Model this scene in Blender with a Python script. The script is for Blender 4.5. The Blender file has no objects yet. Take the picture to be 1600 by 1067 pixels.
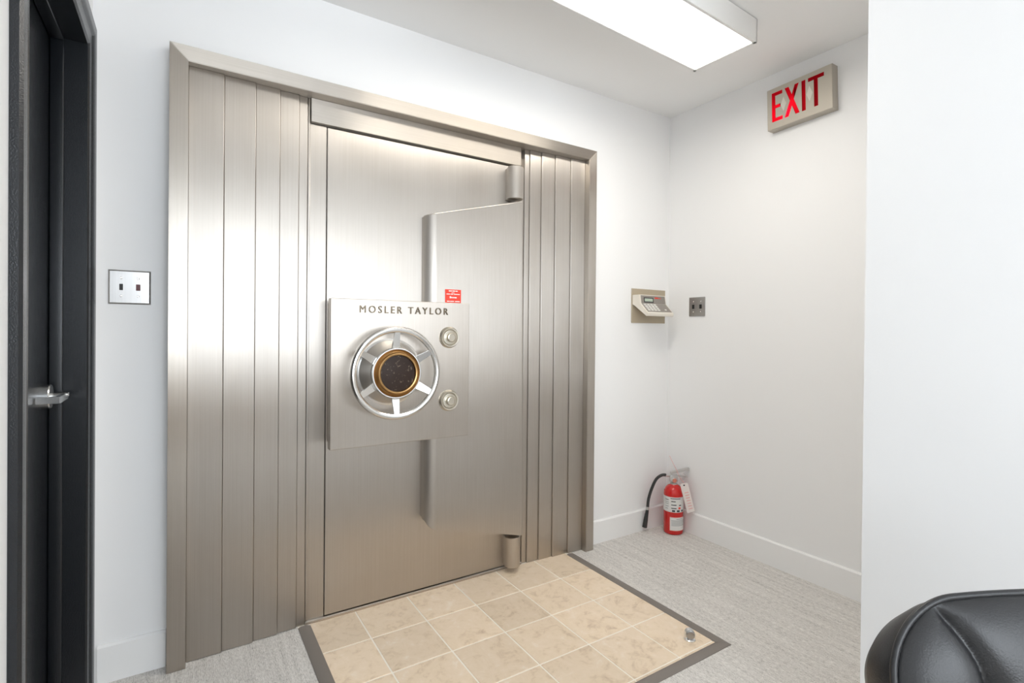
import bpy, bmesh, math, random
from mathutils import Vector, Matrix
random.seed(7)
PI = math.pi
SC = bpy.context.scene
COL = SC.collection

# ------------------------------------------------------------------ camera
YAW, PITCH, ROLL = math.radians(32.573), math.radians(-0.312), math.radians(0.513)
CH = 1.17
F = Vector((math.sin(YAW)*math.cos(PITCH), math.cos(YAW)*math.cos(PITCH), math.sin(PITCH)))
Rt = Vector((math.cos(YAW), -math.sin(YAW), 0)); U0 = Rt.cross(F)
Rr = Rt*math.cos(ROLL) + U0*math.sin(ROLL); Ur = -Rt*math.sin(ROLL) + U0*math.cos(ROLL)
cam = bpy.data.cameras.new('camera'); camo = bpy.data.objects.new('camera', cam); COL.objects.link(camo)
cam.sensor_width = 36; cam.lens = 36*805.4/1600; cam.shift_y = -(533.5-521.6)/1600
cam.clip_start = 0.02
camo.matrix_world = Matrix(((Rr.x, Ur.x, -F.x, 0), (Rr.y, Ur.y, -F.y, 0), (Rr.z, Ur.z, -F.z, CH), (0, 0, 0, 1)))
SC.camera = camo

# ------------------------------------------------------------------ world, daylight, exposure
W = bpy.data.worlds.new('world'); SC.world = W; W.use_nodes = True
bg = W.node_tree.nodes['Background']; bg.inputs[0].default_value = (0.80, 0.90, 1.0, 1); bg.inputs[1].default_value = 1.0
def area(name, loc, rot, sx, sy, power, color):
    l = bpy.data.lights.new(name, 'AREA'); l.shape = 'RECTANGLE'; l.size = sx; l.size_y = sy; l.energy = power; l.color = color
    o = bpy.data.objects.new(name, l); COL.objects.link(o); o.location = loc; o.rotation_euler = rot
    return o
# daylight entering by the big window of the rear wall (behind the camera)
area('window_rear_offscreen', (0.0, -2.78, 1.585), (PI/2, 0, 0), 3.0, 1.67, 95, (0.88, 0.94, 1.0))
SC.view_settings.view_transform = 'Standard'; SC.view_settings.look = 'None'
SC.view_settings.gamma = 1; SC.view_settings.use_curve_mapping = False
SC.view_settings.exposure = 0.16
SC.cycles.max_bounces = 10; SC.cycles.diffuse_bounces = 6; SC.cycles.glossy_bounces = 6
SC.cycles.sample_clamp_indirect = 3

# ------------------------------------------------------------------ materials
MATS = {}
def nt(m): return m.node_tree
def mat(name, col, rough=0.5, metal=0.0, spec=0.5, emis=None, estr=0.0, coat=0.0):
    m = bpy.data.materials.new(name); m.use_nodes = True; b = m.node_tree.nodes['Principled BSDF']
    b.inputs['Base Color'].default_value = (*col, 1); b.inputs['Roughness'].default_value = rough
    b.inputs['Metallic'].default_value = metal; b.inputs['Specular IOR Level'].default_value = spec
    b.inputs['Coat Weight'].default_value = coat
    if emis: b.inputs['Emission Color'].default_value = (*emis, 1); b.inputs['Emission Strength'].default_value = estr
    MATS[name] = m
    return m
def N(m, t, **kw):
    n = m.node_tree.nodes.new(t)
    for k, v in kw.items(): setattr(n, k, v)
    return n
def L(m, a, b): m.node_tree.links.new(a, b)
def B(m): return m.node_tree.nodes['Principled BSDF']
def coords(m, scale, kind='Object'):
    tc = N(m, 'ShaderNodeTexCoord'); mp = N(m, 'ShaderNodeMapping'); mp.inputs['Scale'].default_value = scale
    L(m, tc.outputs[kind], mp.inputs[0]); return mp.outputs[0]
def ramp(m, fac, stops):
    r = N(m, 'ShaderNodeValToRGB'); e = r.color_ramp.elements
    while len(e) < len(stops): e.new(0.5)
    for i, (p, c) in enumerate(stops): e[i].position = p; e[i].color = (*c, 1)
    L(m, fac, r.inputs[0]); return r.outputs[0]
def noise(m, vec, scale, detail=3, rough=0.5):
    n = N(m, 'ShaderNodeTexNoise'); n.inputs['Scale'].default_value = scale; n.inputs['Detail'].default_value = detail
    n.inputs['Roughness'].default_value = rough; L(m, vec, n.inputs['Vector']); return n
def bump(m, h, strength, dist):
    b = N(m, 'ShaderNodeBump'); b.inputs['Strength'].default_value = strength; b.inputs['Distance'].default_value = dist
    L(m, h, b.inputs['Height']); L(m, b.outputs[0], B(m).inputs['Normal'])

def steel(name, c0, c1, rough=0.34, aniso=0.8, smudge=0.08, ax='Z'):
    m = mat(name, c0, rough, 1.0)
    v = coords(m, (90, 90, 0.8) if ax == 'Z' else (0.8, 90, 90))
    n1 = noise(m, v, 3.0, 4, 0.6)                       # fine vertical brushing
    n2 = noise(m, coords(m, (1, 1, 0.6)), 3.2, 4, 0.6)  # cloudy wear
    mx = N(m, 'ShaderNodeMix', data_type='FLOAT'); mx.inputs[0].default_value = 0.55
    L(m, n1.outputs[0], mx.inputs[2]); L(m, n2.outputs[0], mx.inputs[3])
    L(m, ramp(m, mx.outputs[0], [(0.32, c0), (0.68, c1)]), B(m).inputs['Base Color'])
    mr = N(m, 'ShaderNodeMapRange'); mr.inputs[1].default_value = 0.3; mr.inputs[2].default_value = 0.7
    mr.inputs[3].default_value = rough-smudge; mr.inputs[4].default_value = rough+smudge
    L(m, n2.outputs[0], mr.inputs[0]); L(m, mr.outputs[0], B(m).inputs['Roughness'])
    B(m).inputs['Anisotropic'].default_value = aniso
    t = N(m, 'ShaderNodeTangent', direction_type='RADIAL', axis=ax); L(m, t.outputs[0], B(m).inputs['Tangent'])
    return m
steel('steel', (0.475, 0.435, 0.39), (0.55, 0.515, 0.475), 0.38, 0.88, 0.04)
steel('steel_frame', (0.45, 0.41, 0.36), (0.53, 0.49, 0.445), 0.33, 0.85, 0.05)
steel('steel_head', (0.45, 0.41, 0.36), (0.53, 0.49, 0.445), 0.40, 0.85, 0.05, 'X')
steel('steel_plate', (0.475, 0.43, 0.38), (0.545, 0.505, 0.46), 0.34, 0.85, 0.03)
steel('steel_switch', (0.38, 0.37, 0.36), (0.47, 0.46, 0.45), 0.34, 0.4)
mat('chrome', (0.72, 0.71, 0.69), 0.22, 1.0)
mat('satin_nickel', (0.62, 0.58, 0.50), 0.28, 1.0)
mat('satin_chrome', (0.76, 0.76, 0.75), 0.24, 1.0)
mat('letter_metal', (0.20, 0.165, 0.12), 0.38, 1.0)
mat('brass', (0.46, 0.28, 0.12), 0.30, 1.0)
m = mat('hub_disc', (0.035, 0.02, 0.014), 0.35, 0.0, 0.25)
nn = noise(m, coords(m, (1, 1, 1)), 90, 3, 0.6)
L(m, ramp(m, nn.outputs[0], [(0.60, (0.030, 0.017, 0.012)), (0.72, (0.20, 0.15, 0.11))]), B(m).inputs['Base Color'])

m = mat('wall_paint', (0.89, 0.89, 0.89), 0.55, 0, 0.3)
nn = noise(m, coords(m, (1, 1, 1)), 220, 2); bump(m, nn.outputs[0], 0.05, 0.002)
m = mat('ceiling_paint', (0.90, 0.90, 0.895), 0.7, 0, 0.2)
nn = noise(m, coords(m, (1, 1, 1)), 160, 2); bump(m, nn.outputs[0], 0.05, 0.002)
mat('baseboard_paint', (0.90, 0.90, 0.895), 0.32, 0, 0.5)
mat('fixture_white', (0.84, 0.835, 0.82), 0.4)
mat('lamp_lens', (0.9, 0.9, 0.9), 0.4, emis=(1.0, 0.955, 0.88), estr=12.0)
m = mat('black_paint', (0.010, 0.012, 0.015), 0.24, 0, 0.5)
nn = noise(m, coords(m, (1, 1, 1)), 380, 2); bump(m, nn.outputs[0], 0.25, 0.002)
mat('reflect_panel_brown', (0.50, 0.39, 0.28), 0.45)  # for the added rear panel, brown chosen for its reflection in the steel

# grey loop carpet, ribs running along Y
m = mat('carpet', (0.5, 0.5, 0.48), 0.95, 0, 0.05)
na = noise(m, coords(m, (260, 60, 60)), 1.0, 3, 0.65); nb = noise(m, coords(m, (420, 260, 60)), 1.0, 2, 0.6)
nc = noise(m, coords(m, (60, 4, 1)), 1.0, 3, 0.6)
mx = N(m, 'ShaderNodeMix', data_type='FLOAT'); mx.inputs[0].default_value = 0.45
L(m, na.outputs[0], mx.inputs[2]); L(m, nb.outputs[0], mx.inputs[3])
mx2 = N(m, 'ShaderNodeMix', data_type='FLOAT'); mx2.inputs[0].default_value = 0.22
L(m, mx.outputs[0], mx2.inputs[2]); L(m, nc.outputs[0], mx2.inputs[3])
L(m, ramp(m, mx2.outputs[0], [(0.34, (0.26, 0.245, 0.225)), (0.44, (0.60, 0.575, 0.545)), (0.60, (0.88, 0.855, 0.82))]), B(m).inputs['Base Color'])
bump(m, mx.outputs[0], 0.8, 0.006)

# mottled vinyl tile
m = mat('vinyl_tile', (0.7, 0.58, 0.45), 0.42, 0, 0.4)
tc = N(m, 'ShaderNodeTexCoord'); oi = N(m, 'ShaderNodeObjectInfo')
ad = N(m, 'ShaderNodeVectorMath', operation='MULTIPLY_ADD'); ad.inputs[1].default_value = (1, 1, 1)
cmb = N(m, 'ShaderNodeCombineXYZ'); ml = N(m, 'ShaderNodeMath', operation='MULTIPLY'); ml.inputs[1].default_value = 40
L(m, oi.outputs['Random'], ml.inputs[0]); L(m, ml.outputs[0], cmb.inputs[0]); L(m, ml.outputs[0], cmb.inputs[1])
L(m, tc.outputs['Object'], ad.inputs[0]); L(m, cmb.outputs[0], ad.inputs[2])
n1 = noise(m, ad.outputs[0], 9, 6, 0.62); n1.inputs['Distortion'].default_value = 1.6
n2 = noise(m, ad.outputs[0], 34, 4, 0.6); n2.inputs['Distortion'].default_value = 1.0
mx = N(m, 'ShaderNodeMix', data_type='FLOAT'); mx.inputs[0].default_value = 0.35
L(m, n1.outputs[0], mx.inputs[2]); L(m, n2.outputs[0], mx.inputs[3])
rc = ramp(m, mx.outputs[0], [(0.30, (0.62, 0.47, 0.33)), (0.47, (0.83, 0.68, 0.51)), (0.58, (0.86, 0.71, 0.55)), (0.72, (0.93, 0.83, 0.71))])
hs = N(m, 'ShaderNodeHueSaturation'); mr = N(m, 'ShaderNodeMapRange'); mr.inputs[3].default_value = 0.90; mr.inputs[4].default_value = 1.08
L(m, oi.outputs['Random'], mr.inputs[0]); L(m, mr.outputs[0], hs.inputs['Value']); L(m, rc, hs.inputs['Color'])
L(m, hs.outputs[0], B(m).inputs['Base Color']); bump(m, n1.outputs[0], 0.15, 0.002)
mat('grout', (0.94, 0.88, 0.78), 0.7)
mat('rubber_strip', (0.21, 0.185, 0.165), 0.55)
mat('caulk', (0.40, 0.30, 0.21), 0.7)

mat('red_paint', (0.62, 0.012, 0.010), 0.22, 0, 0.5, coat=0.3)
mat('sticker_red', (0.80, 0.055, 0.03), 0.4)
mat('white_print', (0.86, 0.84, 0.82), 0.5)
mat('paper_label', (0.80, 0.79, 0.77), 0.5)
mat('ink', (0.03, 0.03, 0.035), 0.6)
mat('ink_grey', (0.35, 0.36, 0.37), 0.6)
mat('ink_pink', (0.85, 0.42, 0.38), 0.6)
mat('tag_paper', (0.84, 0.76, 0.73), 0.6)
mat('hose_rubber', (0.03, 0.03, 0.03), 0.5)
mat('cast_metal', (0.62, 0.61, 0.60), 0.30, 0.8)
mat('gauge_face', (0.62, 0.22, 0.15), 0.35)
mat('keypad_plate', (0.42, 0.355, 0.26), 0.5)
mat('keypad_shell', (0.77, 0.72, 0.64), 0.45)
mat('keypad_panel', (0.28, 0.25, 0.225), 0.5)
mat('key_white', (0.80, 0.78, 0.74), 0.4)
mat('lcd_bezel', (0.02, 0.02, 0.02), 0.3)
mat('lcd', (0.50, 0.58, 0.48), 0.25)
mat('slot_dark', (0.015, 0.015, 0.015), 0.5)
mat('toggle_brown', (0.10, 0.006, 0.004), 0.35)
mat('sign_face', (0.50, 0.455, 0.385), 0.5, 0.1)
mat('sign_case', (0.46, 0.42, 0.36), 0.32, 0.6)
m = mat('sign_red', (0.42, 0.002, 0.008), 0.5, 0.0, 0.1)
tr = N(m, 'ShaderNodeBsdfTranslucent'); tr.inputs[0].default_value = (0.80, 0.002, 0.020, 1)
mxs = N(m, 'ShaderNodeMixShader'); mxs.inputs[0].default_value = 0.55
out_ = [n for n in m.node_tree.nodes if n.type == 'OUTPUT_MATERIAL'][0]
L(m, B(m).outputs[0], mxs.inputs[1]); L(m, tr.outputs[0], mxs.inputs[2]); L(m, mxs.outputs[0], out_.inputs[0])
mat('sign_diamond', (0.66, 0.63, 0.56), 0.4)
m = mat('leather', (0.012, 0.012, 0.013), 0.36, 0, 0.55)
nn = noise(m, coords(m, (1, 1, 1)), 420, 3); bump(m, nn.outputs[0], 0.18, 0.002)
mat('black_plastic', (0.02, 0.02, 0.02), 0.4)

# ------------------------------------------------------------------ mesh helpers
def bm_box(bm, x0, x1, y0, y1, z0, z1, bev=0.0, seg=2):
    vs = [bm.verts.new((x, y, z)) for x in (x0, x1) for y in (y0, y1) for z in (z0, z1)]
    fs = [bm.faces.new([vs[i] for i in f]) for f in ((0, 1, 3, 2), (4, 6, 7, 5), (0, 4, 5, 1), (2, 3, 7, 6), (0, 2, 6, 4), (1, 5, 7, 3))]
    if bev > 0:
        es = list({e for f in fs for e in f.edges})
        bmesh.ops.bevel(bm, geom=es, offset=bev, segments=seg, affect='EDGES', profile=0.5)
def box(x0, x1, y0, y1, z0, z1, bev=0.0, seg=2):
    bm = bmesh.new(); bm_box(bm, x0, x1, y0, y1, z0, z1, bev, seg); return bm
def bm_prism(bm, pts, fn, a0, a1):
    """polygon pts (u,v) extruded from a0 to a1; fn(u,v,a) -> xyz"""
    A = [bm.verts.new(fn(u, v, a0)) for u, v in pts]; Bv = [bm.verts.new(fn(u, v, a1)) for u, v in pts]
    n = len(pts)
    for i in range(n): bm.faces.new((A[i], A[(i+1) % n], Bv[(i+1) % n], Bv[i]))
    bm.faces.new(A[::-1]); bm.faces.new(Bv)
    bmesh.ops.recalc_face_normals(bm, faces=bm.faces)
def prism(pts, fn, a0, a1):
    bm = bmesh.new(); bm_prism(bm, pts, fn, a0, a1); return bm
def bm_lathe(bm, prof, c, axis, seg=48, cap0=True, cap1=True):
    """prof: (radius, offset along axis)"""
    ax = Vector(axis).normalized(); t = Vector((0, 0, 1)) if abs(ax.z) < 0.9 else Vector((1, 0, 0))
    u = ax.cross(t).normalized(); v = ax.cross(u); c = Vector(c); rings = []
    for r, o in prof:
        rings.append([bm.verts.new(c+ax*o+(u*math.cos(2*PI*k/seg)+v*math.sin(2*PI*k/seg))*r) for k in range(seg)])
    for a, b in zip(rings, rings[1:]):
        for k in range(seg): bm.faces.new((a[k], a[(k+1) % seg], b[(k+1) % seg], b[k]))
    if cap0: bm.faces.new(rings[0][::-1])
    if cap1: bm.faces.new(rings[-1])
    bmesh.ops.recalc_face_normals(bm, faces=bm.faces)
def lathe(prof, c, axis, seg=48, cap0=True, cap1=True):
    bm = bmesh.new(); bm_lathe(bm, prof, c, axis, seg, cap0, cap1); return bm
def bm_tube(bm, pts, rad, seg=12, closed=False):
    pts = [Vector(p) for p in pts]; n = len(pts); rings = []; prev = None
    for i, p in enumerate(pts):
        if closed: d = pts[(i+1) % n]-pts[i-1]
        else: d = pts[min(i+1, n-1)]-pts[max(i-1, 0)]
        d.normalize()
        if prev is None:
            t = Vector((0, 0, 1)) if abs(d.z) < 0.9 else Vector((1, 0, 0)); u = d.cross(t).normalized()
        else: u = (prev-d*prev.dot(d)).normalized()
        prev = u; v = d.cross(u); r = rad[i] if isinstance(rad, (list, tuple)) else rad
        rings.append([bm.verts.new(p+(u*math.cos(2*PI*k/seg)+v*math.sin(2*PI*k/seg))*r) for k in range(seg)])
    for i in range(n if closed else n-1):
        a, b = rings[i], rings[(i+1) % n]
        off = 0
        if closed and i == n-1:
            off = min(range(seg), key=lambda o: (a[0].co-b[o].co).length)
        for k in range(seg): bm.faces.new((a[k], a[(k+1) % seg], b[(k+1+off) % seg], b[(k+off) % seg]))
    if not closed: bm.faces.new(rings[0][::-1]); bm.faces.new(rings[-1])
    bmesh.ops.recalc_face_normals(bm, faces=bm.faces)
def tube(pts, rad, seg=12, closed=False):
    bm = bmesh.new(); bm_tube(bm, pts, rad, seg, closed); return bm
def spline(pts, n=8):
    P = [Vector(p) for p in pts]; out = []
    for i in range(len(P)-1):
        p0 = P[max(i-1, 0)]; p1 = P[i]; p2 = P[i+1]; p3 = P[min(i+2, len(P)-1)]
        for k in range(n):
            t = k/n
            out.append(0.5*((2*p1)+(p2-p0)*t+(2*p0-5*p1+4*p2-p3)*t*t+(3*p1-p0-3*p2+p3)*t**3))
    return out+[P[-1]]

ORG = {}
def root_of(o):
    while o.parent: o = o.parent
    return o
def obj(name, bm, material, parent=None, sharp=20, origin=None, wn=False):
    """mesh object; vertices are given in world space unless the thing was made with local=True"""
    me = bpy.data.meshes.new(name)
    off = Vector((0, 0, 0))
    if parent is not None: off = ORG.get(root_of(parent).name, off)
    if origin is not None: off = Vector(origin)
    if isinstance(bm, bmesh.types.BMesh):
        bmesh.ops.translate(bm, verts=bm.verts, vec=-off); bm.to_mesh(me); bm.free()
    else:
        me = bm; me.transform(Matrix.Translation(-off))
    for p in me.polygons: p.use_smooth = True
    me.set_sharp_from_angle(angle=math.radians(sharp))
    me.materials.clear(); me.materials.append(MATS[material])
    o = bpy.data.objects.new(name, me); COL.objects.link(o)
    if wn:
        w_n = o.modifiers.new('weighted_normal', 'WEIGHTED_NORMAL'); w_n.weight = 100; w_n.keep_sharp = True
    if parent is not None: o.parent = parent
    elif origin is not None: o.location = origin; ORG[o.name] = Vector(origin)
    return o
def thing(name, label, cat, loc=(0, 0, 0), rz=0.0, group=None, local=False):
    o = bpy.data.objects.new(name, None); COL.objects.link(o); o.location = loc; o.rotation_euler = (0, 0, rz)
    o.empty_display_size = 0.05
    o['label'] = label; o['category'] = cat; o['kind'] = 'thing'
    if group: o['group'] = group
    ORG[o.name] = Vector((0, 0, 0)) if local else Vector(loc)
    return o
def struct(name, bm, material, label=None, parent=None, sharp=20):
    o = obj(name, bm, material, parent, sharp); o['kind'] = 'structure'
    if label: o['label'] = label
    return o
def boxes(lst):
    bm = bmesh.new()
    for b in lst: bm_box(bm, *b)
    return bm

# ------------------------------------------------------------------ the room
WY, WX, CZ = 2.15, 2.51, 2.48          # vault wall, right wall, ceiling
LX = -0.25                             # left wall
JX, JY = 1.55, 0.66                    # projecting wall on the right
RY, RX = -2.6, -2.6                    # rear wall and far left wall of the room behind the camera
DY0, DY1, DZ = 1.287, 2.0, 2.022       # black door opening in the left wall
TX0, TX1, TY0, TY1 = 0.43, 1.70, 1.215, 2.14   # vinyl tile inset
OX0, OX1, OY0 = 0.385, 1.74, 1.176     # outer edge of its reducer strip

struct('wall_back', boxes([(-0.40, -0.03, WY, WY+0.12, 0, CZ), (1.86, WX+0.15, WY, WY+0.12, 0, CZ), (-0.03, 1.86, WY, WY+0.12, 2.125, CZ),
                           (-0.03, 1.86, WY+0.05, WY+0.12, 0, 2.125)]), 'wall_paint', 'white painted wall that holds the vault door')
struct('wall_right', box(WX, WX+0.12, JY-0.02, WY+0.0, 0, CZ), 'wall_paint', 'white painted wall with the exit sign')
struct('wall_corner', box(JX, WX+0.12, RY, JY, 0, CZ), 'wall_paint', 'white projecting wall beside the black chair')
struct('wall_left', boxes([(LX-0.14, LX, 0.4, DY0, 0, CZ), (LX-0.14, LX, DY1, WY, 0, CZ), (LX-0.14, LX, DY0, DY1, DZ, CZ),
                           (RX, LX-0.14, 0.4, 0.52, 0, CZ)]), 'wall_paint', 'white painted wall with the black door')
struct('wall_side', box(RX-0.12, RX, RY, 0.4, 0, CZ), 'wall_paint')
wx0, wx1, wz0, wz1 = -1.5, 1.5, 0.75, 2.42
struct('wall_rear', boxes([(RX, wx0, RY-0.15, RY, 0, CZ), (wx1, JX, RY-0.15, RY, 0, CZ), (wx0, wx1, RY-0.15, RY, 0, wz0), (wx0, wx1, RY-0.15, RY, wz1, CZ)]), 'wall_paint')
win = struct('window_1', boxes([(wx0, wx1, RY-0.12, RY-0.06, wz0, wz0+0.05), (wx0, wx1, RY-0.12, RY-0.06, wz1-0.05, wz1),
     (wx0, wx0+0.05, RY-0.12, RY-0.06, wz0+0.05, wz1-0.05), (wx1-0.05, wx1, RY-0.12, RY-0.06, wz0+0.05, wz1-0.05),
     (wx0+0.05, wx1-0.05, RY-0.12, RY-0.05, 1.90, 1.99)]), 'fixture_white')
struct('ceiling', boxes([(RX, WX+0.12, RY, WY+0.12, CZ, CZ+0.1)]), 'ceiling_paint', 'smooth white ceiling')
carp = struct('floor', boxes([(RX, OX0, RY, WY+0.05, -0.05, 0), (OX1, WX+0.05, JY-0.02, WY+0.05, -0.05, 0), (OX0, OX1, RY, OY0, -0.05, 0),
                              (OX1, JX, RY, JY, -0.05, 0)] if OX1 < JX else
                             [(RX, OX0, RY, WY+0.05, -0.05, 0), (OX1, WX+0.05, JY-0.02, WY+0.05, -0.05, 0), (OX0, OX1, RY, OY0, -0.05, 0)]), 'carpet',
              'grey ribbed loop carpet with a tiled inset')

# tiles of the inset, each its own piece
obj('grout_bed', box(OX0, OX1, OY0, WY+0.05, -0.05, 0.0005), 'grout', carp)
SX, SY, G = 0.226, 0.2305, 0.0030
xs = [1.512-SX*k for k in range(-1, 7)][::-1]; ys = [1.92-SY*k for k in range(-1, 5)][::-1]
full = None
for i in range(len(xs)-1):
    for j in range(len(ys)-1):
        a0, a1 = max(xs[i]+G, TX0), min(xs[i+1]-G, TX1); b0, b1 = max(ys[j]+G, TY0), min(ys[j+1]-G, TY1)
        if a1-a0 < 0.004 or b1-b0 < 0.004: continue
        whole = abs((a1-a0)-(SX-2*G)) < 1e-6 and abs((b1-b0)-(SY-2*G)) < 1e-6
        c = ((a0+a1)/2, (b0+b1)/2, 0)
        if whole and full is not None:
            o = bpy.data.objects.new('tile', full.data); COL.objects.link(o); o.parent = carp; o.location = c; continue
        o = obj('tile', box(a0, a1, b0, b1, -0.002, 0.0022, 0.0008, 1), 'vinyl_tile', carp)
        o.data.transform(Matrix.Translation(-Vector(c))); o.location = c
        if whole: full = o

# reducer strip round the tiles (low ramped rubber), mitred
def strip(name, line_out, line_in, label):
    (ax, ay), (bx, by) = line_out; (cx, cy), (dx, dy) = line_in
    bm = bmesh.new(); rows = []
    for (px, py), (qx, qy) in (((ax, ay), (cx, cy)), ((bx, by), (dx, dy))):
        rows.append([bm.verts.new((px+(qx-px)*t, py+(qy-py)*t, z)) for t, z in ((0, -0.002), (0, 0.002), (0.22, 0.0065), (0.72, 0.0075), (1.0, 0.0035), (1.0, -0.002))])
    a, b = rows
    for k in range(5): bm.faces.new((a[k], a[k+1], b[k+1], b[k]))
    bm.faces.new(a); bm.faces.new(b[::-1]); bm.faces.new((a[0], b[0], b[5], a[5]))
    bmesh.ops.recalc_face_normals(bm, faces=bm.faces)
    return struct(name, bm, 'rubber_strip', label, sharp=50)
strip('trim_1', ((OX1, 2.10), (OX1, OY0)), ((TX1, 2.108), (TX1, TY0)), 'dark grey reducer strip between tiles and carpet, exit sign side')
strip('trim_2', ((OX1, OY0), (OX0, OY0)), ((TX1, TY0), (TX0, TY0)), 'dark grey reducer strip along the front of the tiles')
strip('trim_3', ((OX0, OY0), (OX0, 2.135)), ((TX0, TY0), (TX0, 2.13)), 'dark grey reducer strip between tiles and carpet, black door side')

# baseboards
BH, BT = 0.125, 0.014
def bb_prof(): return [(0, 0), (BT, 0), (BT, BH-0.006), (BT-0.006, BH), (0, BH)]
struct('baseboard_back', prism(bb_prof(), lambda u, v, a: (a, WY-u, v), 1.872, WX-BT), 'baseboard_paint')
struct('baseboard_left', prism(bb_prof(), lambda u, v, a: (a, WY-u, v), LX+0.019, -0.045), 'baseboard_paint')
struct('baseboard_right', prism(bb_prof(), lambda u, v, a: (WX-u, a, v), JY, WY), 'baseboard_paint')
struct('baseboard_corner', prism(bb_prof(), lambda u, v, a: (JX-u, a, v), RY, JY), 'baseboard_paint')
struct('reflect_panel_rear', box(RX, JX, RY, RY+0.02, 0, 0.74), 'reflect_panel_brown')  # unseen panel added behind the camera to tone the steel's lower reflection

# ------------------------------------------------------------------ black door in the left wall
DX = -0.33
door = struct('door_1', box(DX-0.04, DX, DY0+0.003, DY1-0.001, 0.006, DZ-0.003, 0.0015), 'black_paint', 'closed black glossy door with a satin lever')
jamb = struct('trim_4', boxes([(LX-0.14, LX+0.006, DY1-0.002, DY1+0.02, 0, DZ+0.02), (LX-0.14, LX+0.006, DY0-0.02, DY0+0.002, 0, DZ+0.02),
                               (LX-0.14, LX+0.006, DY0-0.02, DY1+0.02, DZ-0.002, DZ+0.02)]), 'black_paint', 'black door jamb')
bm = bmesh.new()
bm_box(bm, DX+0.001, -0.297, DY1-0.013, DY1-0.002, 0, DZ-0.002, 0.004, 3); bm_box(bm, DX+0.001, -0.297, DY0+0.002, DY0+0.013, 0, DZ-0.002, 0.004, 3)
bm_box(bm, DX+0.001, -0.297, DY0+0.013, DY1-0.013, DZ-0.013, DZ-0.002, 0.004, 3)
obj('door_stop_bead', bm, 'black_paint', jamb)
# casing: thin at the opening, thick at the outer edge
CW = 0.09
cas = [(0, 0), (0, 0.006), (0.006, 0.010), (0.012, 0.0085), (0.045, 0.011), (0.052, 0.016), (0.060, 0.018), (CW-0.006, 0.018), (CW, 0.013), (CW, 0)]
def casing_bm():
    bm = bmesh.new(); zt = DZ
    path = [(DY1, 0, 1, 0), (DY1, zt, 1, 1), (DY0, zt, -1, 1), (DY0, 0, -1, 0)]
    rings = [[bm.verts.new((LX+t, y+sy*u, z+sz*u)) for u, t in cas] for y, z, sy, sz in path]
    n = len(cas)
    for a, b in zip(rings, rings[1:]):
        for k in range(n): bm.faces.new((a[k], a[(k+1) % n], b[(k+1) % n], b[k]))
    bm.faces.new(rings[0]); bm.faces.new(rings[-1][::-1]); bmesh.ops.recalc_face_normals(bm, faces=bm.faces)
    return bm
struct('trim_5', casing_bm(), 'black_paint', 'moulded black casing round the black door', sharp=25)
LZ, LY = 0.975, 1.915
lev = obj('handle', tube([(DX+0.006, LY, LZ), (DX+0.05, LY, LZ)], 0.0105, 20), 'satin_chrome', door)
lev['label'] = 'satin chrome door lever with a squared return'
obj('rose', lathe([(0.034, 0), (0.034, 0.017), (0.032, 0.020), (0.014, 0.020)], (DX, LY, LZ), (1, 0, 0)), 'satin_chrome', lev)
ax0 = DX+0.041
bm = bmesh.new()
pts = [(ax0, LY+0.02), (ax0+0.013, LY+0.02), (ax0+0.013, LY-0.095), (DX+0.003, LY-0.095), (DX+0.003, LY-0.083), (ax0, LY-0.083)]
bm_prism(bm, pts, lambda u, v, a: (u, v, a), LZ-0.0105, LZ+0.0075)
bmesh.ops.bevel(bm, geom=list(bm.edges), offset=0.0012, segments=2, affect='EDGES')
obj('lever_arm', bm, 'satin_chrome', lev)
obj('lever_button', lathe([(0.006, 0), (0.006, 0.012), (0.004, 0.013)], (ax0+0.004, LY, LZ+0.004), (1, 0, 0), 24), 'satin_chrome', lev)

# ------------------------------------------------------------------ vault door surround
YF = 2.084
FX0, FX1, GX0, GX1 = -0.042, 1.862, 0.013, 1.808     # frame outer and inner edges
FT, GT = 2.134, 2.081
vf = thing('vault_surround', 'wide brushed steel frame of stepped panels surrounding the vault door', 'door frame', ((FX0+FX1)/2, WY, 0))
def bar(name, pts, mt='steel_frame'):
    bm = prism(pts, lambda u, v, a: (u, a, v), YF, WY+0.045)
    bmesh.ops.bevel(bm, geom=[e for e in bm.edges if all(abs(v.co.y-YF) < 1e-5 for v in e.verts)], offset=0.002, segments=2, affect='EDGES')
    return obj(name, bm, mt, vf, 50, wn=True)
bar('frame_bar', [(FX0, 0), (GX0, 0), (GX0, GT), (FX0, FT)])
bar('frame_bar', [(FX0, FT), (GX0, GT), (GX1, GT), (FX1, FT)], 'steel_head')
bar('frame_bar', [(FX1, 0), (FX1, FT), (GX1, GT), (GX1, 0)])
ledge = [0.013, 0.123, 0.226, 0.310, 0.379, 0.412]
redge = [1.808, 1.714, 1.617, 1.535, 1.468, 1.440]
ST = 0.0075
for k in range(5):
    y = 2.118+ST*k
    obj('jamb_panel', box(ledge[k], ledge[k+1]-0.0008, y, WY+0.045, 0.002, GT, 0.0026, 3), 'steel', vf, 50, wn=True)
for k in range(5):
    y = 2.118+ST*k
    obj('jamb_panel', box(redge[k+1]+0.0004, redge[k], y, WY+0.045, 0.002, GT, 0.0026, 3), 'steel', vf, 50, wn=True)
YJ = 2.118+ST*5
obj('jamb_panel', box(0.4125, 0.4845, YJ, WY+0.045, 0.012, 1.984, 0.0014, 2), 'steel', vf, 50, wn=True)
obj('jamb_panel', box(1.351, 1.4395, YJ, WY+0.045, 0.012, 1.984, 0.0014, 2), 'steel', vf, 50, wn=True)
obj('edge_bead', box(0.4125, 0.421, YJ-0.006, YJ+0.01, 0.012, GT, 0.002, 2), 'steel', vf)
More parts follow.
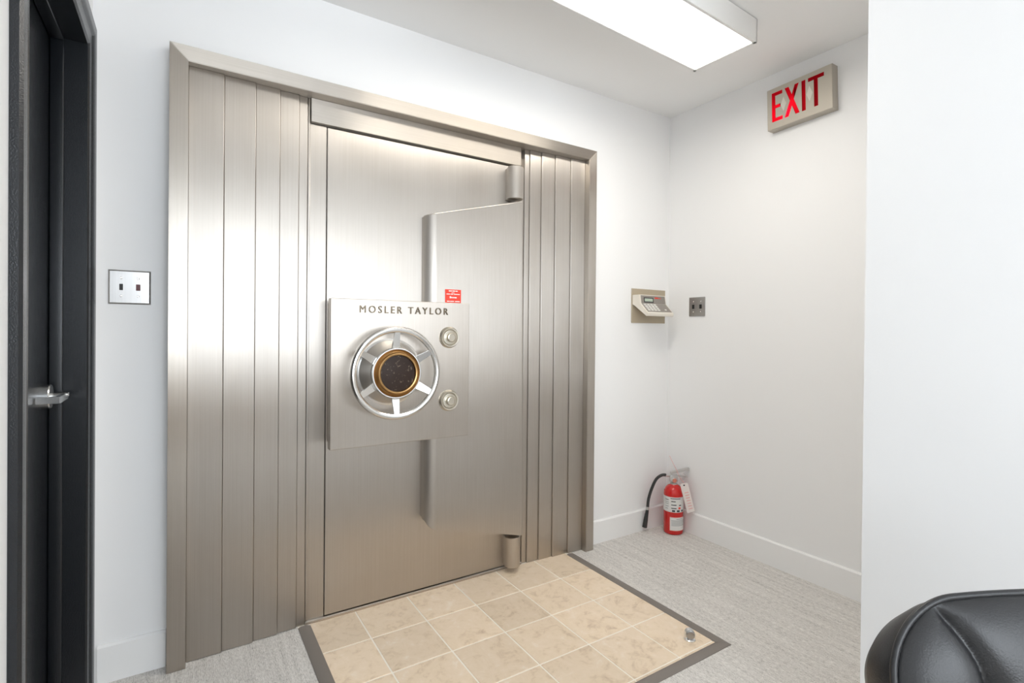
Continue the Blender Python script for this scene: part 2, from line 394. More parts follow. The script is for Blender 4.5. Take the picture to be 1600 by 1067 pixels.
obj('header_bar', box(0.422, 1.412, YJ-0.016, WY+0.045, 1.988, GT+0.0, 0.002, 2), 'steel_head', vf, 50, wn=True)
obj('threshold', box(0.4125, 1.4395, YJ-0.012, WY+0.045, 0.0005, 0.012, 0.002, 1), 'steel', vf)
bm = bmesh.new()
bm_tube(bm, spline([(0.425, YJ-0.008, 0.003), (0.55, YJ-0.012, 0.003), (0.8, YJ-0.009, 0.003), (1.1, YJ-0.010, 0.003), (1.3, YJ-0.008, 0.003), (1.43, YJ-0.009, 0.003)], 6), 0.0035, 8)
obj('caulk_line', bm, 'caulk', vf)
obj('frame_backing', box(0.40, 1.45, WY+0.030, WY+0.049, 0.0, GT, 0), 'steel', vf)

# ------------------------------------------------------------------ vault door
YD = 2.152
vd = thing('bank_vault', 'brushed steel bank vault door with a hand wheel and two combination dials', 'vault door', (0.915, YD, 0.013))
obj('door_slab', box(0.4872, 1.3488, YD, WY+0.028, 0.014, 1.981, 0.0024, 3), 'steel', vd, 50, wn=True)
# crane hinge plate: tapered, its free edge rounded
def arm_bm():
    x0, x1, yf, yb, r = 0.895, 1.398, 2.080, YD, 0.045
    prof = []
    for k in range(13):
        a = PI/2*k/12
        prof.append((x0+r-r*math.cos(a), yf+r-r*math.sin(a)))   # rear-left to front
    prof = [(x0, yb)]+prof
    nx = 14
    for k in range(1, nx): prof.append((x0+r+(x1-0.012-x0-r)*k/nx, yf))
    for k in range(7):
        a = PI/2*k/6
        prof.append((x1-0.012+0.012*math.sin(a), yf+0.012-0.012*math.cos(a)))
    prof.append((x1, yb))
    def zt(x): return 1.676+(x-x0)/(x1-x0)*0.128
    def zb(x):
        z = 0.306-(x-x0)/(x1-x0)*0.130; c = 0.035
        if x < x0+c: z += c-math.sqrt(max(0, c*c-(x0+c-x)**2))
        if x > x1-0.008: z += 0.008-math.sqrt(max(0, 0.008**2-(x-(x1-0.008))**2))
        return z
    bm = bmesh.new(); n = len(prof)
    def tl(y, z): return y if y > yb-1e-6 else min(y+math.tan(math.radians(0.8))*(z-1.0), yb-0.001)   # the plate leans back a little
    A = [bm.verts.new((x, tl(y, zb(x)), zb(x))) for x, y in prof]; T = [bm.verts.new((x, tl(y, zt(x)), zt(x))) for x, y in prof]
    for i in range(n): bm.faces.new((A[i], A[(i+1) % n], T[(i+1) % n], T[i]))
    bm.faces.new(A[::-1]); bm.faces.new(T)
    bmesh.ops.recalc_face_normals(bm, faces=bm.faces)
    cap = [f for f in bm.faces if len(f.verts) > 4]
    bmesh.ops.bevel(bm, geom=[e for f in cap for e in f.edges], offset=0.005, segments=3, affect='EDGES')
    return bm
obj('hinge_plate', arm_bm(), 'steel', vd, sharp=50, wn=True)
for z0, z1 in ((1.806, 1.966), (0.026, 0.176)):
    hx = 1.3585
    bm = bmesh.new()
    bm_lathe(bm, [(0.030, 0), (0.039, 0.004), (0.039, z1-z0-0.004), (0.034, z1-z0)], (hx, 2.110, z0), (0, 0, 1), 40)
    bm_box(bm, hx-0.03, hx-0.012, 2.125, YD+0.002, z0+0.004, z1-0.004)
    obj('hinge_barrel', bm, 'steel', vd, sharp=40)
lp = obj('lock_plate', box(0.478, 1.077, 2.040, 2.079, 0.704, 1.291, 0.0026, 3), 'steel_plate', vd, 50, wn=True)
bm = boxes([(0.492, 0.885, 2.079, YD, 0.72, 1.275)])
obj('lock_case', bm, 'steel_plate', lp)

# raised maker's lettering
def text_mesh(body, size, extrude, spacing=1.0, offset=0.0, align='LEFT'):
    c = bpy.data.curves.new('txt', 'FONT'); c.body = body; c.size = size; c.extrude = extrude; c.space_character = spacing; c.offset = offset
    c.align_x = align; c.resolution_u = 4
    o = bpy.data.objects.new('txt', c); COL.objects.link(o); bpy.context.view_layer.update()
    me = bpy.data.meshes.new_from_object(o.evaluated_get(bpy.context.evaluated_depsgraph_get()))
    bpy.data.objects.remove(o); bpy.data.curves.remove(c)
    return me
def fit_text(me, x0, x1, z0, z1, y):
    xsv = [v.co.x for v in me.vertices]; ysv = [v.co.y for v in me.vertices]
    ax, bx_, ay, by_ = min(xsv), max(xsv), min(ysv), max(ysv)
    for v in me.vertices:
        u = x0+(v.co.x-ax)/(bx_-ax)*(x1-x0); w = z0+(v.co.y-ay)/(by_-ay)*(z1-z0)
        v.co = Vector((u, y-v.co.z, w))
    return me
me = fit_text(text_mesh('MOSLER TAYLOR', 0.04, 0.0045, 1.45, 0.0), 0.588, 0.970, 1.2375, 1.2665, 2.0368)
bm = bmesh.new(); bm.from_mesh(me); bm.verts.ensure_lookup_table(); seen = set(); isl = []
for v0 in bm.verts:
    if v0.index in seen: continue
    st_, grp = [v0], []
    while st_:
        v = st_.pop()
        if v.index in seen: continue
        seen.add(v.index); grp.append(v.index); st_ += [e.other_vert(v) for e in v.link_edges]
    isl.append([min(bm.verts[k].co.x for k in grp), max(bm.verts[k].co.x for k in grp), set(grp)])
isl.sort(key=lambda t: t[0]); glyphs = []
for a, b, g_ in isl:                                    # pieces that overlap along the line belong to one letter
    if glyphs and a < glyphs[-1][0]-0.0015: glyphs[-1][0] = max(b, glyphs[-1][0]); glyphs[-1][1] |= g_
    else: glyphs.append([b, set(g_)])
for _, g_ in glyphs:
    lb_ = bm.copy(); lb_.verts.ensure_lookup_table()
    bmesh.ops.delete(lb_, geom=[v for v in lb_.verts if v.index not in g_], context='VERTS')
    obj('letter', lb_, 'letter_metal', lp)
bm.free()

# hand wheel
WXc, WZc, WYc = 0.713, 1.0, 1.958
hw = obj('hand_wheel', tube([(WXc+0.1715*math.cos(2*PI*k/72), WYc, WZc+0.1715*math.sin(2*PI*k/72)) for k in range(72)], 0.0125, 14, True), 'chrome', vd)
obj('hub_cone', lathe([(0.136, 0), (0.136, 0.004), (0.128, 0.007), (0.122, 0.018), (0.108, 0.045), (0.099, 0.073)], (WXc, 2.040, WZc), (0, -1, 0), 72), 'satin_chrome', hw)
obj('hub_ring', lathe([(0.0985, 0.066), (0.1015, 0.070), (0.1015, 0.084), (0.0985, 0.088), (0.0945, 0.088), (0.0935, 0.084), (0.0935, 0.075)], (WXc, 2.040, WZc), (0, -1, 0), 72, False, False), 'chrome', hw)
obj('brass_collar', lathe([(0.0932, 0.074), (0.0932, 0.080), (0.083, 0.092), (0.0795, 0.103), (0.0765, 0.1045), (0.0722, 0.103), (0.0708, 0.096), (0.0700, 0.090)], (WXc, 2.040, WZc), (0, -1, 0), 72, True, False), 'brass', hw)
obj('hub_disc', lathe([(0.0705, 0.090), (0.0705, 0.093), (0.030, 0.0955), (0.0001, 0.096)], (WXc, 2.040, WZc), (0, -1, 0), 72), 'hub_disc', hw)
for k in range(6):
    a = PI/2+k*PI/3; ca, sa = math.cos(a), math.sin(a)
    bm = bmesh.new()
    prof = [(0.098, -0.0155), (0.098, 0.0155), (0.166, 0.0105), (0.166, -0.0105)]
    def fn(u, v, d, ca=ca, sa=sa): return (WXc+u*ca-v*sa, 1.957+d+(0.166-u)*0.24, WZc+u*sa+v*ca)
    bm_prism(bm, prof, fn, -0.007, 0.006)
    bmesh.ops.bevel(bm, geom=list(bm.edges), offset=0.0012, segments=2, affect='EDGES')
    obj('spoke', bm, 'chrome', hw)
# combination dials
for zc in (1.140, 0.866):
    c = (0.977, 2.040, zc)
    dial = obj('combination_dial', lathe([(0.046, 0), (0.046, 0.006), (0.0425, 0.010), (0.0425, 0.014), (0.041, 0.016), (0.035, 0.0155), (0.033, 0.012), (0.031, 0.015), (0.027, 0.0155)], c, (0, -1, 0), 56), 'satin_nickel', vd, sharp=30)
    obj('knob', lathe([(0.0195, 0.015), (0.0195, 0.030), (0.0185, 0.033), (0.015, 0.034), (0.014, 0.0325), (0.0001, 0.0325)], c, (0, -1, 0), 36), 'satin_nickel', dial)
# red sticker above the lock plate
sx0, sx1, sz0, sz1 = 0.978, 1.056, 1.294, 1.353
st = obj('sticker', box(sx0, sx1, 2.0826, 2.0860, sz0, sz1), 'sticker_red', vd); st['label'] = 'small red sticker with white print'
def dash(x0, x1, z0, z1): return (x0, x1, 2.0822, 2.0827, z0, z1)
w_ = sx1-sx0; ls = []
def row(zc, h, spans):
    for a, b in spans: ls.append(dash(sx0+a*w_, sx0+b*w_, zc-h/2, zc+h/2))
row(1.346, 0.004, [(0.22, 0.42), (0.45, 0.62), (0.65, 0.78)]); row(1.338, 0.002, [(0.40, 0.58)])
row(1.332, 0.003, [(0.08, 0.30), (0.33, 0.50), (0.54, 0.92)]); row(1.318, 0.009, [(0.28, 0.36)]); row(1.317, 0.005, [(0.38, 0.46), (0.48, 0.56), (0.58, 0.72)])
row(1.300, 0.0035, [(0.10, 0.28), (0.31, 0.55), (0.62, 0.92)])
obj('print', boxes(ls), 'white_print', st)

# ------------------------------------------------------------------ wall plates
def screw(c, axis, parent, r=0.0036):
    bm = lathe([(r, 0), (r, 0.0008), (r*0.6, 0.0018)], c, axis, 16); return obj('screw', bm, 'satin_chrome', parent)
sw = thing('light_switch', 'brushed steel double switch plate between the black door and the vault frame', 'light switch', (-0.15, WY, 1.305))
bm = bmesh.new(); x0, x1, z0, z1 = -0.208, -0.092, 1.248, 1.362
vs = [[bm.verts.new((x, y, z)) for x, z in ((a0, b0), (a1, b0), (a1, b1), (a0, b1))] for y, a0, a1, b0, b1 in
      ((WY, x0, x1, z0, z1), (WY-0.003, x0+0.0006, x1-0.0006, z0+0.0006, z1-0.0006), (WY-0.006, x0+0.005, x1-0.005, z0+0.005, z1-0.005))]
for a, b in zip(vs, vs[1:]):
    for k in range(4): bm.faces.new((a[k], a[(k+1) % 4], b[(k+1) % 4], b[k]))
bm.faces.new(vs[-1]); bm.faces.new(vs[0][::-1]); bmesh.ops.recalc_face_normals(bm, faces=bm.faces)
obj('plate', bm, 'steel_switch', sw, sharp=15)
for xc, mt, up in ((-0.173, 'slot_dark', -1), (-0.127, 'toggle_brown', 1)):
    w = 0.0048 if up < 0 else 0.006
    t = obj('toggle', box(xc-w, xc+w, WY-0.009, WY-0.004, 1.2945, 1.3155, 0.001, 1), mt, sw)
    for dz in (-0.030, 0.030): screw((xc, WY-0.006, 1.305+dz), (0, -1, 0), sw)
wp = thing('steel_wall_plate', 'small steel two-slot wall plate beside the alarm keypad', 'wall plate', (WX, 1.938, 1.32))
obj('plate', box(WX-0.006, WX, 1.883, 1.993, 1.265, 1.376, 0.003, 2), 'steel_switch', wp)
for yc in (1.962, 1.912):
    obj('slot', box(WX-0.0085, WX-0.004, yc-0.008, yc+0.008, 1.3085, 1.333, 0.001, 1), 'slot_dark', wp)
    for dz in (-0.03, 0.03): screw((WX-0.006, yc, 1.3205+dz), (-1, 0, 0), wp, 0.003)

# ------------------------------------------------------------------ alarm keypad
kp = thing('alarm_keypad', 'cream alarm keypad with a small display on a tan wall plate', 'keypad', (2.32, WY, 1.32))
obj('back_plate', box(2.192, 2.474, WY-0.006, WY, 1.224, 1.424, 0.0015, 2), 'keypad_plate', kp)
kx0, kx1 = 2.195, 2.415
prof = [(WY-0.006, 1.386), (2.092, 1.386), (2.084, 1.335), (2.031, 1.283), (2.027, 1.277), (2.029, 1.264), (2.036, 1.261), (WY-0.020, 1.325), (WY-0.006, 1.330)]
bm = prism(prof, lambda u, v, a: (a, u, v), kx0, kx1)
bmesh.ops.bevel(bm, geom=list(bm.edges), offset=0.0018, segments=2, affect='EDGES')
body = obj('keypad_body', bm, 'keypad_shell', kp)
def on_face(seg, t, x, h=0.0):
    (ya, za), (yb, zb) = ((2.092, 1.386), (2.084, 1.335)) if seg == 0 else ((2.084, 1.335), (2.031, 1.283))
    d = Vector((0, yb-ya, zb-za)); n = Vector((0, d.z, -d.y)).normalized()
    if n.y > 0: n = -n
    return Vector((x, ya, za))+d*t+n*h
def slab(seg, t0, t1, xa, xb, h0, h1):
    bm = bmesh.new(); vs = [bm.verts.new(on_face(seg, t, x, h)) for h in (h0, h1) for t, x in ((t0, xa), (t0, xb), (t1, xb), (t1, xa))]
    for f in ((3, 2, 1, 0), (4, 5, 6, 7), (0, 1, 5, 4), (1, 2, 6, 5), (2, 3, 7, 6), (3, 0, 4, 7)): bm.faces.new([vs[i] for i in f])
    bmesh.ops.recalc_face_normals(bm, faces=bm.faces); return bm
obj('face_panel', slab(0, 0.08, 1.0, kx0+0.012, kx1-0.008, -0.001, 0.0008), 'keypad_panel', kp)
fp = obj('face_panel', slab(1, 0.0, 0.93, kx0+0.012, kx1-0.008, -0.001, 0.0008), 'keypad_panel', kp)
dsp = obj('display', slab(0, 0.30, 0.88, kx0+0.034, kx0+0.112, 0.0, 0.0018), 'lcd_bezel', kp)
obj('screen', slab(0, 0.42, 0.76, kx0+0.040, kx0+0.105, 0.001, 0.0022), 'lcd', dsp)
bm = slab(0, 0.24, 0.40, kx0+0.125, kx0+0.155, 0.0, 0.0012)
obj('logo', bm, 'sticker_red', kp)
bm = bmesh.new()
for a, b in ((0.158, 0.178),):
    t = slab(0, 0.30, 0.38, kx0+a, kx0+b, 0.0, 0.0012); me_ = bpy.data.meshes.new('x'); t.to_mesh(me_); t.free(); bm.from_mesh(me_)
obj('print', bm, 'sticker_red', kp)
keym = None
for r_ in range(4):
    for c_ in range(4):
        xa = kx0+0.020+c_*0.0265; ta = 0.10+r_*0.20
        obj('key', slab(1, ta, ta+0.13, xa, xa+0.019, 0.0, 0.004), 'key_white', kp)
obj('indicator', slab(1, 0.62, 0.74, kx0+0.165, kx0+0.180, 0.0, 0.002), 'key_white', kp)

# ------------------------------------------------------------------ exit sign on the right wall
ex = thing('exit_sign', 'metal exit sign with red letters mounted high on the white wall', 'exit sign', (WX, 1.343, 2.285), local=True)
ex.rotation_euler = (math.radians(-1.7), 0, 0)
# local: x towards the wall is 0, face at x=-0.05; text reads along -y
EW, EH, ED = 0.1535, 0.101, 0.05
T_ = 0.003
bm = bmesh.new()
bm_box(bm, -0.0035, -0.0005, -EW, EW, -EH, EH)
bm_box(bm, -ED+0.002, -0.0035, -EW, EW, EH-T_, EH); bm_box(bm, -ED+0.002, -0.0035, -EW, EW, -EH, -EH+T_)
bm_box(bm, -ED+0.002, -0.0035, -EW, -EW+T_, -EH+T_, EH-T_); bm_box(bm, -ED+0.002, -0.0035, EW-T_, EW, -EH+T_, EH-T_)
obj('case', bm, 'sign_case', ex)
def ef(u, v, a): return (-ED-a, EW-u, v)       # u from the E side
zb, zt_ = -0.066, 0.078
S = 0.0185
X0, X1 = 0.087, 0.160
def cross(p, q, r, t):
    (x1, y1), (x2, y2), (x3, y3), (x4, y4) = p, q, r, t
    d = (x1-x2)*(y3-y4)-(y1-y2)*(x3-x4); a = x1*y2-y1*x2; b = x3*y4-y3*x4
    return ((a*(x3-x4)-(x1-x2)*b)/d, (a*(y3-y4)-(y1-y2)*b)/d)
A0, A1, B0, B1 = (X0, zb), (X1-0.022, zt_), (X0+0.020, zb), (X1-0.002, zt_)
C0, C1, D0, D1 = (X1-0.020, zb), (X0+0.002, zt_), (X1, zb), (X0+0.022, zt_)
GLYPHS = [
    [(0.024, zb), (0.078, zb), (0.078, zb+0.018), (0.024+S, zb+0.018), (0.024+S, -0.002), (0.068, -0.002), (0.068, 0.015), (0.024+S, 0.015), (0.024+S, zt_-0.018), (0.078, zt_-0.018), (0.078, zt_), (0.024, zt_)],
    [A0, B0, cross(B0, B1, C0, C1), C0, D0, cross(D0, D1, B0, B1), B1, A1, cross(A0, A1, D0, D1), D1, C1, cross(C0, C1, A0, A1)],
    [(0.170, zb), (0.170+S, zb), (0.170+S, zt_), (0.170, zt_)],
    [(0.226, zb), (0.226+S, zb), (0.226+S, zt_-0.018), (0.272, zt_-0.018), (0.272, zt_), (0.200, zt_), (0.200, zt_-0.018), (0.226, zt_-0.018)]]
face = obj('face_plate', box(-ED-0.0005, -ED+0.003, -EW+0.001, EW-0.001, -EH+0.001, EH-0.001), 'sign_face', ex)
cut = []
for g_ in GLYPHS:                              # stencil openings
    me_ = bpy.data.meshes.new('cutter'); b_ = prism(g_, ef, -0.02, 0.02); b_.to_mesh(me_); b_.free()
    c_ = bpy.data.objects.new('cutter', me_); COL.objects.link(c_); c_.matrix_world = ex.matrix_world; c_.parent = ex; cut.append(c_)
    md = face.modifiers.new('cut', 'BOOLEAN'); md.operation = 'DIFFERENCE'; md.object = c_; md.solver = 'EXACT'
bpy.context.view_layer.update()
me_ = bpy.data.meshes.new_from_object(face.evaluated_get(bpy.context.evaluated_depsgraph_get()))
face.modifiers.clear(); face.data = me_; me_.materials.clear(); me_.materials.append(MATS['sign_face'])
for c_ in cut: bpy.data.objects.remove(c_)
for g_ in GLYPHS:                              # red translucent panes set in the openings
    bm = bmesh.new(); bm.faces.new([bm.verts.new(ef(u, v, -0.0008)) for u, v in g_])
    bmesh.ops.triangulate(bm, faces=bm.faces); bmesh.ops.recalc_face_normals(bm, faces=bm.faces)
    obj('letter', bm, 'sign_red', ex)
lt = bpy.data.lights.new('exit_sign_lamp', 'POINT'); lt.energy = 0.30; lt.color = (1.0, 0.86, 0.70); lt.shadow_soft_size = 0.012
lto = bpy.data.objects.new('exit_sign_lamp', lt); COL.objects.link(lto); lto.parent = ex; lto.location = (-0.018, EW-0.085, -0.03)
for uc, mt in ((0.083, 'sign_diamond'), (0.2065, 'sign_diamond')):
    bm = prism([(uc-0.014, 0.004), (uc, -0.032), (uc+0.014, 0.004), (uc, 0.040)], ef, 0.0, 0.0012)
    obj('diamond', bm, mt, ex)

# ------------------------------------------------------------------ ceiling light
cl = thing('ceiling_light', 'long white fluorescent ceiling light with a flat glowing lens', 'ceiling light', (1.393, 1.392, CZ), math.radians(2.8), local=True)
hl, hwid, hz = 0.612, 0.152, 0.10
bm = bmesh.new()
bm_box(bm, -hl, hl, -hwid, -hwid+0.016, -hz, -0.003, 0.002, 1); bm_box(bm, -hl, hl, hwid-0.016, hwid, -hz, -0.003, 0.002, 1)
bm_box(bm, -hl, -hl+0.016, -hwid, hwid, -hz, -0.003, 0.002, 1); bm_box(bm, hl-0.016, hl, -hwid, hwid, -hz, -0.003, 0.002, 1)
bm_box(bm, -hl+0.01, hl-0.01, -hwid+0.01, hwid-0.01, -0.02, -0.004)
obj('housing', bm, 'fixture_white', cl)
obj('lens', box(-hl+0.014, hl-0.014, -hwid+0.014, hwid-0.014, -hz+0.003, -hz+0.008), 'lamp_lens', cl)
obj('mount', box(-0.3, 0.3, -0.05, 0.05, -0.006, 0.0), 'fixture_white', cl)

# ------------------------------------------------------------------ fire extinguisher in the corner
fe = thing('fire_extinguisher', 'small red fire extinguisher standing on the carpet in the corner', 'fire extinguisher', (2.432, 2.030, 0), -YAW, local=True)
K = 3.03/805.4
def ep(px, py, y=0.0): return ((px-1054.6)*K, y, (830.5-py)*K)
rb = 0.0555
obj('cylinder', lathe([(0.048, 0), (rb-0.002, 0.003), (rb, 0.010), (rb, 0.232), (rb-0.002, 0.246), (rb-0.010, 0.262), (0.034, 0.274), (0.022, 0.279), (0.020, 0.284)], (0, 0, 0), (0, 0, 1), 56), 'red_paint', fe, sharp=50)
def wrap(a0, a1, z0, z1, r, n=24):
    bm = bmesh.new(); lo = []; hi = []
    for k in range(n+1):
        a = math.radians(a0+(a1-a0)*k/n)
        lo.append(bm.verts.new((r*math.sin(a), -r*math.cos(a), z0))); hi.append(bm.verts.new((r*math.sin(a), -r*math.cos(a), z1)))
    for k in range(n): bm.faces.new((lo[k], lo[k+1], hi[k+1], hi[k]))
    return bm
lb = obj('upper_label', wrap(-120, 75, 0.132, 0.219, rb+0.0006, 40), 'paper_label', fe)
def marks(spans, r):
    bm = bmesh.new()
    for a0, a1, z0, z1 in spans:
        t = wrap(a0, a1, z0, z1, r, max(3, int(abs(a1-a0)/5))); me_ = bpy.data.meshes.new('x'); t.to_mesh(me_); t.free(); bm.from_mesh(me_)
    return bm
sp = [(-35, 25, 0.209, 0.213), (-70, -45, 0.200, 0.203), (-30, -5, 0.192, 0.197), (-70, -45, 0.187, 0.189), (-70, -45, 0.177, 0.179), (-30, 0, 0.172, 0.177), (15, 30, 0.170, 0.176),
      (-70, -45, 0.163, 0.165), (-30, 0, 0.153, 0.158), (-70, -50, 0.150, 0.152), (-25, -8, 0.135, 0.146), (2, 20, 0.135, 0.146), (32, 48, 0.135, 0.146)]
obj('print', marks(sp, rb+0.0010), 'ink', lb)
obj('pictogram', marks([(12, 26, 0.151, 0.163)], rb+0.0010), 'sticker_red', lb)
lb2 = obj('lower_label', wrap(-38, 68, 0.026, 0.104, rb+0.0006, 30), 'paper_label', fe)
obj('label_border', marks([(-38, 68, 0.026, 0.0285), (-38, 68, 0.1015, 0.104), (-38, -35.5, 0.026, 0.104), (65.5, 68, 0.026, 0.104)], rb+0.0010), 'ink_pink', lb2)
obj('print', marks([(-30, 60, 0.083, 0.086), (-28, 58, 0.076, 0.079), (-28, 58, 0.069, 0.072), (-28, 55, 0.062, 0.065), (-28, 58, 0.055, 0.058), (0, 40, 0.092, 0.095)], rb+0.0010), 'ink_grey', lb2)
bm = bmesh.new()
bm_lathe(bm, [(0.021, 0.282), (0.021, 0.290), (0.015, 0.292), (0.015, 0.305)], (0, 0, 0), (0, 0, 1), 32)
bm_box(bm, -0.024, 0.022, -0.014, 0.014, 0.296, 0.336, 0.004, 2)
valve = obj('valve', bm, 'cast_metal', fe)
g = obj('gauge', lathe([(0.015, 0), (0.015, 0.008), (0.0135, 0.0095)], (-0.002, -0.014, 0.308), (0, -1, 0), 32), 'cast_metal', fe)
obj('gauge_face', lathe([(0.0125, 0.0096), (0.0001, 0.0098)], (-0.002, -0.014, 0.308), (0, -1, 0), 32, True, False), 'gauge_face', g)
def lever_bm(z0, z1, xa, xb, hh):
    bm = prism([(xa, z0), (xb, z1), (xb, z1+hh), (xa, z0+hh)], lambda u, v, a: (u, a, v), -0.011, 0.011)
    bmesh.ops.bevel(bm, geom=list(bm.edges), offset=0.002, segments=2, affect='EDGES'); return bm
obj('operating_lever', lever_bm(0.340, 0.366, -0.020, 0.088, 0.014), 'cast_metal', fe)
obj('carry_handle', lever_bm(0.326, 0.322, 0.012, 0.080, 0.007), 'cast_metal', fe)
obj('hose_coupling', tube([(-0.022, 0, 0.331), (-0.048, 0, 0.333)], 0.0085, 20), 'cast_metal', fe)
hose = [ep(1042.5, 741.7), ep(1035.5, 742.3), ep(1027, 749), ep(1020, 764.5), ep(1015.6, 780), ep(1014.2, 794)]
obj('hose', tube(spline(hose, 8), 0.0085, 14), 'hose_rubber', fe)
obj('hose_clamp', tube([ep(1014.2, 791.5), ep(1014.0, 796)], 0.0100, 20), 'cast_metal', fe)
obj('nozzle', tube([ep(1014.0, 796), ep(1013.4, 800), ep(1011.5, 813), ep(1010, 823.5)], [0.0085, 0.0098, 0.0125, 0.0140], 18), 'hose_rubber', fe)
obj('pull_ring', tube([(0.048+0.016*math.cos(2*PI*k/32), -0.016, 0.328+0.022*math.sin(2*PI*k/32)) for k in range(32)], 0.0013, 8, True), 'cast_metal', fe)
obj('seal_tie', tube(spline([ep(1047, 711, -0.01), ep(1052, 722, -0.014), ep(1057, 732, -0.018), ep(1061, 742, -0.03), ep(1066, 750, -0.05)], 5), 0.0011, 8), 'ink_pink', fe)
bm = bmesh.new(); tp = [ep(1059.5, 752, -0.058), ep(1061.5, 750.5, -0.058), ep(1069.5, 749.2, -0.058), ep(1071.5, 750.6, -0.058), ep(1082, 791.5, -0.066), ep(1070.5, 795, -0.066)]
A = [bm.verts.new(p) for p in tp]; Bv = [bm.verts.new((p[0], p[1]-0.0008, p[2])) for p in tp]
bm.faces.new(A); bm.faces.new(Bv[::-1])
for k in range(6): bm.faces.new((A[k], A[(k+1) % 6], Bv[(k+1) % 6], Bv[k]))
bmesh.ops.recalc_face_normals(bm, faces=bm.faces)
tag = obj('inspection_tag', bm, 'tag_paper', fe); tag['label'] = 'pale pink paper inspection tag'
bm = bmesh.new()
def tq(px0, py0, px1, py1, h):
    y = lambda py: -0.058-(py-751)/42*0.008-0.0012
    vs = [bm.verts.new(ep(px0, py0, y(py0))), bm.verts.new(ep(px1, py1, y(py1))), bm.verts.new(ep(px1, py1+h, y(py1+h))), bm.verts.new(ep(px0, py0+h, y(py0+h)))]
    bm.faces.new(vs)
for k in range(7): tq(1066.2+k*1.05, 764.5+k*4.0-0.6, 1072.2+k*1.0, 763.2+k*4.0-0.6, 1.2)
obj('print', bm, 'ink_pink', tag)
obj('tag_hole', lathe([(0.0045, 0), (0.0045, 0.0008)], ep(1065.5, 753, -0.0592), (0, -1, 0), 16), 'ink', tag)

# ------------------------------------------------------------------ floor door stop
ds = thing('doorstop', 'small chrome door stop standing on the tiles beside the strip corner', 'door stop', (1.632, 1.278, 0.0022), math.radians(-38), local=True)
obj('base', lathe([(0.021, 0), (0.021, 0.003), (0.017, 0.006)], (0, 0, 0), (0, 0, 1), 32), 'satin_chrome', ds)
bm = bmesh.new()
pr = [(-0.019, 0.005)]+[(-0.019*math.cos(PI*k/16), 0.020+0.019*math.sin(PI*k/16)) for k in range(17)]+[(0.019, 0.005)]
bm_prism(bm, pr, lambda u, v, a: (u, a, v), -0.006, 0.012)
obj('body', bm, 'satin_chrome', ds)
obj('bumper', lathe([(0.016, 0), (0.016, 0.004), (0.014, 0.006)], (0, -0.006, 0.0205), (0, -1, 0), 32), 'steel_switch', ds)

# ------------------------------------------------------------------ black tufted chair
lat, dep = 0.748, 0.385
loc = Vector((math.cos(YAW), -math.sin(YAW), 0))*lat + Vector((math.sin(YAW), math.cos(YAW), 0))*dep
chr_ = thing('office_chair', 'black leather tufted swivel chair with piped edges beside the projecting wall', 'chair', loc, -YAW, local=True)
REC = math.radians(17); BWd, BH_ = 0.50, 0.43
TOP = Vector((0, 0.315, 0.822)); up = Vector((0, math.sin(REC), math.cos(REC))); nf = Vector((0, -math.cos(REC), math.sin(REC)))
ORI = TOP-up*BH_
def cp(a, b, c): return Vector((a, 0, 0))+ORI+up*b+nf*c
rt, rbm = 0.095, 0.06
def halfw(b):
    r = None
    if b > BH_-rt: r = rt; d = b-(BH_-rt)
    elif b < rbm: r = rbm; d = rbm-b
    w = BWd/2-0.012*(b-0.25)**2/0.06
    return w if r is None else w-r+math.sqrt(max(0, r*r-d*d))
def crown(a): return 0.020*(1-(a/(BWd/2))**2)-0.020
NB = 150; NA = 220
bl = []
for i in range(NB+1):
    t = i/NB; bl.append(BH_*(0.5-0.5*math.cos(PI*t)))
BUT = [(x, y) for y in (0.312, 0.16) for x in (-0.135, 0.0, 0.135)]
def crease_d(a, b):
    """distance to the nearest seam fold"""
    d = 9
    for s in (-1, 0, 1):
        if b >= 0.312: xa = s*(0.135+0.048*((b-0.312)/(BH_-0.312))**1.8)
        elif b >= 0.16: xa = s*0.135
        else: xa = s*(0.135+0.02*((0.16-b)/0.16)**1.5)
        d = min(d, abs(a-xa))
    return d
def depth(a, b, w):
    ea = min(1, abs(a)/max(w, 1e-4)); eb = abs(b-BH_/2)/(BH_/2)
    h = 0.034*(1-ea**5)**0.6*(1-eb**5)**0.6
    h -= 0.020*math.exp(-crease_d(a, b)/0.012)*min(1, (1-ea**8)*(1-eb**10)*1.5)
    for (x, y) in BUT:
        q = math.hypot(a-x, b-y); h -= 0.013*math.exp(-q/0.018)
        h -= 0.003*math.exp(-(abs(b-y)/0.006)**2)*math.exp(-(abs(a-x)/0.05)**2)
    return max(h, -0.006)
bm = bmesh.new(); rows = []
for b in bl:
    w = halfw(b)-0.004
    rows.append([bm.verts.new(cp(w*math.sin(PI/2*(2*j/NA-1)), b+crown(w*math.sin(PI/2*(2*j/NA-1)))*(b/BH_), depth(w*math.sin(PI/2*(2*j/NA-1)), b, w))) for j in range(NA+1)])
for a, c in zip(rows, rows[1:]):
    for k in range(NA): bm.faces.new((a[k], a[k+1], c[k+1], c[k]))
bmesh.ops.recalc_face_normals(bm, faces=bm.faces)
cush = obj('back_cushion', bm, 'leather', chr_, sharp=180)
outl = [(halfw(b), b) for b in bl]
nt_ = 12
topw = halfw(BH_); botw = halfw(0)
ring = [(w, b) for w, b in outl]+[(topw-2*topw*k/nt_, BH_) for k in range(1, nt_)]+[(-w, b) for w, b in outl[::-1]]+[(-botw+2*botw*k/nt_, 0) for k in range(1, nt_)]
ring = [(a, b+crown(a)*(b/BH_)) for a, b in ring]
def ringpts(sc, c, db=0): return [cp(a*sc, (b-BH_/2)*sc+BH_/2-db*(max(b, 0)/BH_)**3, c) for a, b in ring]
bm = bmesh.new(); rs = []
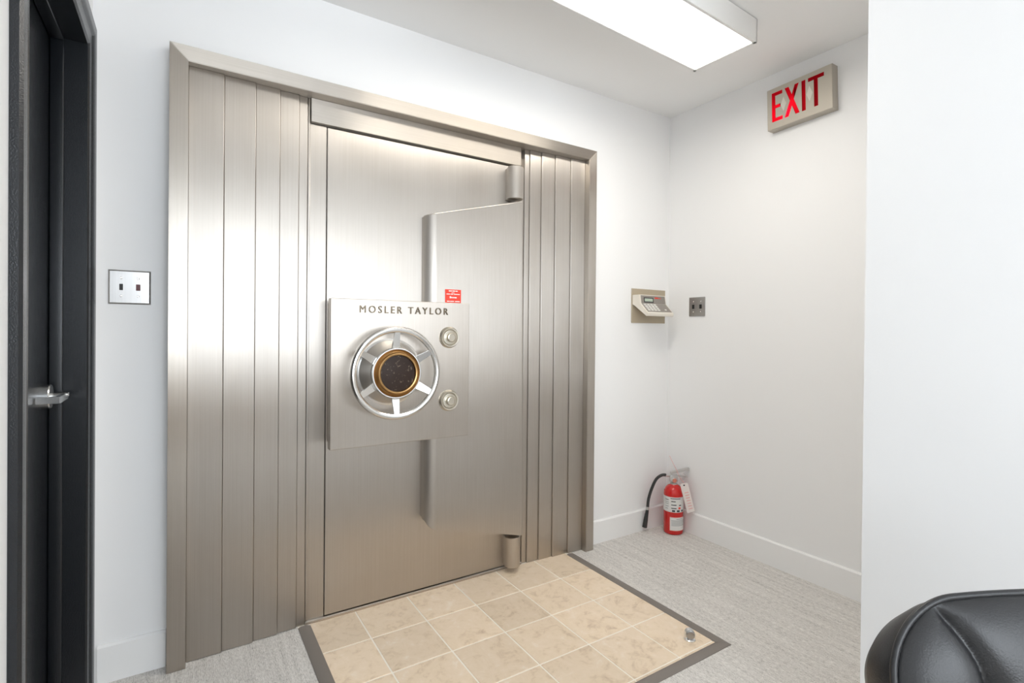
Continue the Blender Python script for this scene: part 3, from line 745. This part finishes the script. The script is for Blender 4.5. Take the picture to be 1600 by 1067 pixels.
for sc, c, db in ((0.985, 0.004, 0), (1.0, -0.004, 0), (1.012, -0.025, 0.012), (1.008, -0.050, 0.026), (0.985, -0.066, 0.036), (0.93, -0.074, 0.036), (0.6, -0.080, 0.02)):
    rs.append([bm.verts.new(p) for p in ringpts(sc, c, db)])
n = len(ring)
for a, c in zip(rs, rs[1:]):
    for k in range(n): bm.faces.new((a[k], a[(k+1) % n], c[(k+1) % n], c[k]))
bm.faces.new(rs[-1]); bmesh.ops.recalc_face_normals(bm, faces=bm.faces)
obj('back_shell', bm, 'leather', chr_, sharp=60)
obj('piping', tube(ringpts(1.0, 0.003), 0.0045, 10, True), 'leather', cush, sharp=180)
for (x, y) in BUT:
    obj('button', lathe([(0.009, -0.004), (0.009, 0.001), (0.006, 0.004), (0.0001, 0.005)], cp(x, y, depth(x, y, 0.25)), nf, 20), 'leather', cush)
obj('seat_cushion', box(-0.25, 0.25, -0.27, 0.22, 0.36, 0.47, 0.035, 4), 'leather', chr_, sharp=60)
obj('seat_pan', box(-0.22, 0.22, -0.23, 0.24, 0.335, 0.362, 0.006, 2), 'black_plastic', chr_)
bm = bmesh.new()
bm_prism(bm, [(0.10, 0.335), (0.30, 0.335), (0.30, 0.44), (0.275, 0.44), (0.275, 0.36), (0.10, 0.36)], lambda u, v, a: (a, u, v), -0.04, 0.04)
obj('back_bracket', bm, 'black_plastic', chr_)
obj('gas_column', lathe([(0.028, 0.10), (0.028, 0.22), (0.018, 0.222), (0.018, 0.336)], (0, 0, 0), (0, 0, 1), 24), 'black_plastic', chr_)
for k in range(5):
    a = math.radians(90+72*k); ca, sa = math.cos(a), math.sin(a)
    bm = bmesh.new()
    bm_prism(bm, [(0.0, 0.085), (0.29, 0.062), (0.30, 0.070), (0.29, 0.082), (0.0, 0.125)], lambda u, v, d, ca=ca, sa=sa: (u*ca-d*sa, u*sa+d*ca, v), -0.02, 0.02)
    leg = obj('leg', bm, 'black_plastic', chr_)
    bm = bmesh.new(); c0 = Vector((0.285*ca, 0.285*sa, 0.0))
    bm_lathe(bm, [(0.026, -0.020), (0.028, -0.016), (0.028, -0.004), (0.024, -0.002), (0.024, 0.002), (0.028, 0.004), (0.028, 0.016), (0.026, 0.020)], c0+Vector((0, 0, 0.028)), (-sa, ca, 0), 24)
    bm_tube(bm, [c0+Vector((0, 0, 0.03)), c0+Vector((0, 0, 0.07))], 0.006, 10)
    obj('caster', bm, 'black_plastic', leg)
